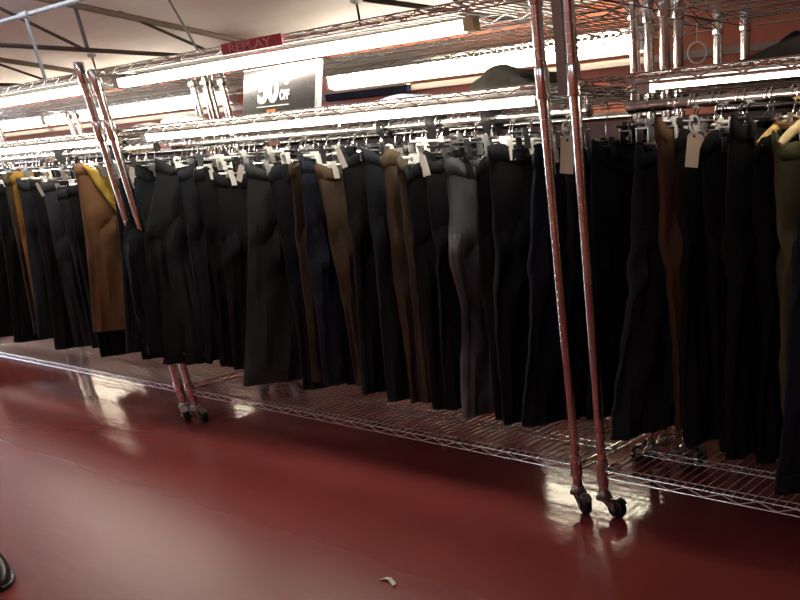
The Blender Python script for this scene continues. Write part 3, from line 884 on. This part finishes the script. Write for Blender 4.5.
# discount sign: dark card in a clear-edged holder, leaning back on the middle shelf
t = thing('discount_sign', 'dark grey 50% OFF card sign standing on the middle rack under the top shelf', 'sign', (-3.123, .072, 1.2958))
SW, SH = .501, .153
ex = Vector((.500, -.0356, 0)).normalized()
yaw = math.atan2(ex.y, ex.x)
t.rotation_euler = (-math.radians(17.2), .008, yaw)
b = bmesh.new(); box(b, (0, 0, 0), (SW - .020, .006, SH)); obj('card', b, sign_dark, t, False)
b = bmesh.new(); box(b, (SW - .020, -.004, 0), (SW, .008, SH)); k = obj('holder_edge', b, sign_edge, t, False); k['label'] = 'white plastic holder edge'
b = bmesh.new(); box(b, (0, -.001, SH), (SW, .007, SH + .003)); obj('holder_top', b, sign_edge, t, False)
b = bmesh.new(); box(b, (.02, .006, 0), (SW - .03, .0075, .02)); box(b, (.1, .006, 0), (.12, .075, .0035)); box(b, (.36, .006, 0), (.38, .075, .0035)); obj('holder_foot', b, sign_edge, t, False)
text_mesh('50', .140, .098, sign_white, 'lettering_number', t, (.105, -.0008, .034), .045)
text_mesh('%', .056, .043, sign_white, 'lettering_percent', t, (.253, -.0008, .088), .035)
text_mesh('OFF', .062, .034, sign_white, 'lettering_off', t, (.252, -.0008, .040), .045)
b = bmesh.new(); box(b, (.098, -.0012, .0225), (.312, 0, .0255)); obj('underline', b, sign_white, t, False)
b = bmesh.new(); box(b, (.170, -.0014, .0005), (.226, 0, .013)); k = obj('sticker', b, sign_orange, t, False); k['label'] = 'orange sticker'

t = thing('name_board', 'small red board reading REPLAY clipped to the edge of the top shelf', 'sign', (-3.034, -.0045, 1.4815))
b = bmesh.new(); box(b, (0, -.004, 0), (.345, 0, .034)); obj('board', b, board_red, t, False)
text_mesh('REPLAY', .245, .023, board_text, 'lettering', t, (.045, -.0048, .0055), .0)

def sign_clip(x, label):
    t = thing('sign_clip', label, 'clip', (x, .02, Z_TOP), 'sign clips on the top shelf')
    b = bmesh.new(); tube(b, [(0, 0, -.012), (0, 0, .046)], .0035, 8); lathe(b, [(.003, -.002), (.010, 0), (.010, .003), (.004, .005)], 12); obj('stem', b, brown_paint, t)
    b = bmesh.new()
    for s_ in (-1, 1):
        lathe(b, [(.002, -.008), (.008, -.006), (.011, 0), (.008, .006), (.002, .008)], 12, 'z', (s_ * .014, 0, .056))
    tube(b, [(-.014, 0, .05), (.014, 0, .05)], .004, 6)
    obj('jaw', b, white_plastic, t)
sign_clip(-3.985, 'white-jawed sign clip standing on the top shelf by the leaning left post')
sign_clip(-2.322, 'white-jawed sign clip standing on the top shelf at the top middle of the photo')

t = thing('timber_upright', 'grey-beige flat wooden upright between the two tall chrome posts', 'upright', (-1.548, .03, 1.258))
b = bmesh.new(); box(b, (-.018, -.009, 0), (.018, .009, zroof(.03) - 1.258 + .02)); bmesh.ops.bevel(b, geom=b.edges[:], offset=.002, segments=1, affect='EDGES'); obj('plank', b, grey_beige, t, False)
b = bmesh.new(); box(b, (-.026, .006, .02), (.026, .0105, .035)); obj('strap', b, steel, t, False)

# a white tag hanging on a loop at the right, and the one between the middle posts
def hang_tag(x, y, z, label, L=.085, w=.036, yaw=.8):
    t = thing('hang_tag', label, 'tag', (x, y, z), 'white paper tags hanging from the rails')
    b = bmesh.new(); tube(b, [(.013 * math.cos(a) * math.cos(yaw), .013 * math.cos(a) * math.sin(yaw), -.02 + .020 * math.sin(a)) for a in [2 * PI * k / 20 for k in range(21)]], .0028, 6, False); obj('loop', b, white_plastic, t)
    k = paper_tag('card', t, Vector((0, 0, -.036)), w, L, yaw, .12, tag_cream)
    return t
hang_tag(-1.145, .045, 1.185, 'cream paper tag hanging on a white loop over the black trousers at the right')
hang_tag(-1.565, .05, 1.195, 'cream paper tag with a round hole hanging between the two tall middle posts', .10, .04, .9)

# ---------------------------------------------------------------- on the floor
bm = bmesh.new()
vs = []
for i in range(6):
    x = i / 5
    for s_ in (-1, 1):
        vs.append(bm.verts.new((x * .075, s_ * .007 + .01 * math.sin(x * 4), .001 + .007 * abs(math.sin(x * 5)) )))
for i in range(5): bm.faces.new((vs[2*i], vs[2*i+2], vs[2*i+3], vs[2*i+1]))
o = obj('paper_scrap', bm, tag_white); o.location = (-1.82, -.70, .0005); o.rotation_euler = (0, 0, -.05)
o.modifiers.new('paper', 'SOLIDIFY').thickness = .0006
tag(o, 'small torn white paper scrap lying on the red floor at the bottom', 'paper')

def shoe(loc, rot):
    t = thing('shoe', 'black shoe tip on the floor at the lower left edge of the photo', 'shoe', loc, None, rot)
    # sections along the shoe: x, half width, height
    sec = [(0, .006, .016), (.012, .024, .028), (.04, .038, .040), (.08, .045, .052), (.12, .044, .066), (.16, .037, .084), (.20, .034, .098), (.245, .034, .100), (.272, .026, .096), (.28, .010, .085)]
    def loft(z0, hs, grow):
        bm = bmesh.new(); rings = []
        for x, w, h in sec:
            ring = []
            for k in range(16):
                a = 2 * PI * k / 16
                ring.append(bm.verts.new(((x - .14) * (1 + grow * .1) + .14, (w + grow * .04) * sgnpow(math.cos(a), .7), z0 + hs(h) * (.5 + .5 * sgnpow(math.sin(a), .7)))))
            rings.append(ring)
        for A, B in zip(rings, rings[1:]):
            for k in range(16): bm.faces.new((A[k], A[(k+1) % 16], B[(k+1) % 16], B[k]))
        bm.faces.new(rings[0]); bm.faces.new(rings[-1]); return bm
    obj('upper', loft(.012, lambda h: h, 0), black_plastic, t)
    obj('sole', loft(.0, lambda h: .018, .1), rubber, t)
    b = bmesh.new()
    for k in range(4):
        x = .10 + k * .022; z = .072 + k * .010
        tube(b, [(x, -.022, z - .008), (x, 0, z + .003), (x, .022, z - .008)], .003, 6)
    k = obj('laces', b, board_red, t); k['label'] = 'dark red laces'
shoe((-2.815, -1.318, 0), math.radians(165))

# ---------------------------------------------------------------- camera, world, view
cam = bpy.data.cameras.new('camera'); co = bpy.data.objects.new('camera', cam); C.objects.link(co)
B = ((0.8388871, -0.2063983, 0.5036548), (0.5422364, 0.3974968, -0.7402540), (-0.0474140, 0.8940895, 0.4453716))
M = Matrix(B).to_4x4(); M.translation = (0, -2.0, 1.12)
co.matrix_world = M
cam.sensor_fit = 'HORIZONTAL'; cam.sensor_width = 36; cam.lens = 795.85 / 800 * 36
cam.shift_x = (400 - 638.24) / 800; cam.shift_y = (543.27 - 300) / 800
cam.clip_start = .02; cam.clip_end = 100
S.camera = co
w = bpy.data.worlds.new('world'); S.world = w; w.use_nodes = True
w.node_tree.nodes['Background'].inputs['Color'].default_value = (.5, .5, .52, 1)
w.node_tree.nodes['Background'].inputs['Strength'].default_value = .15
S.view_settings.view_transform = 'Standard'; S.view_settings.look = 'None'
S.view_settings.exposure = 0; S.view_settings.gamma = 1; S.view_settings.use_curve_mapping = False
S.cycles.sample_clamp_indirect = 6
S.cycles.use_denoising = True
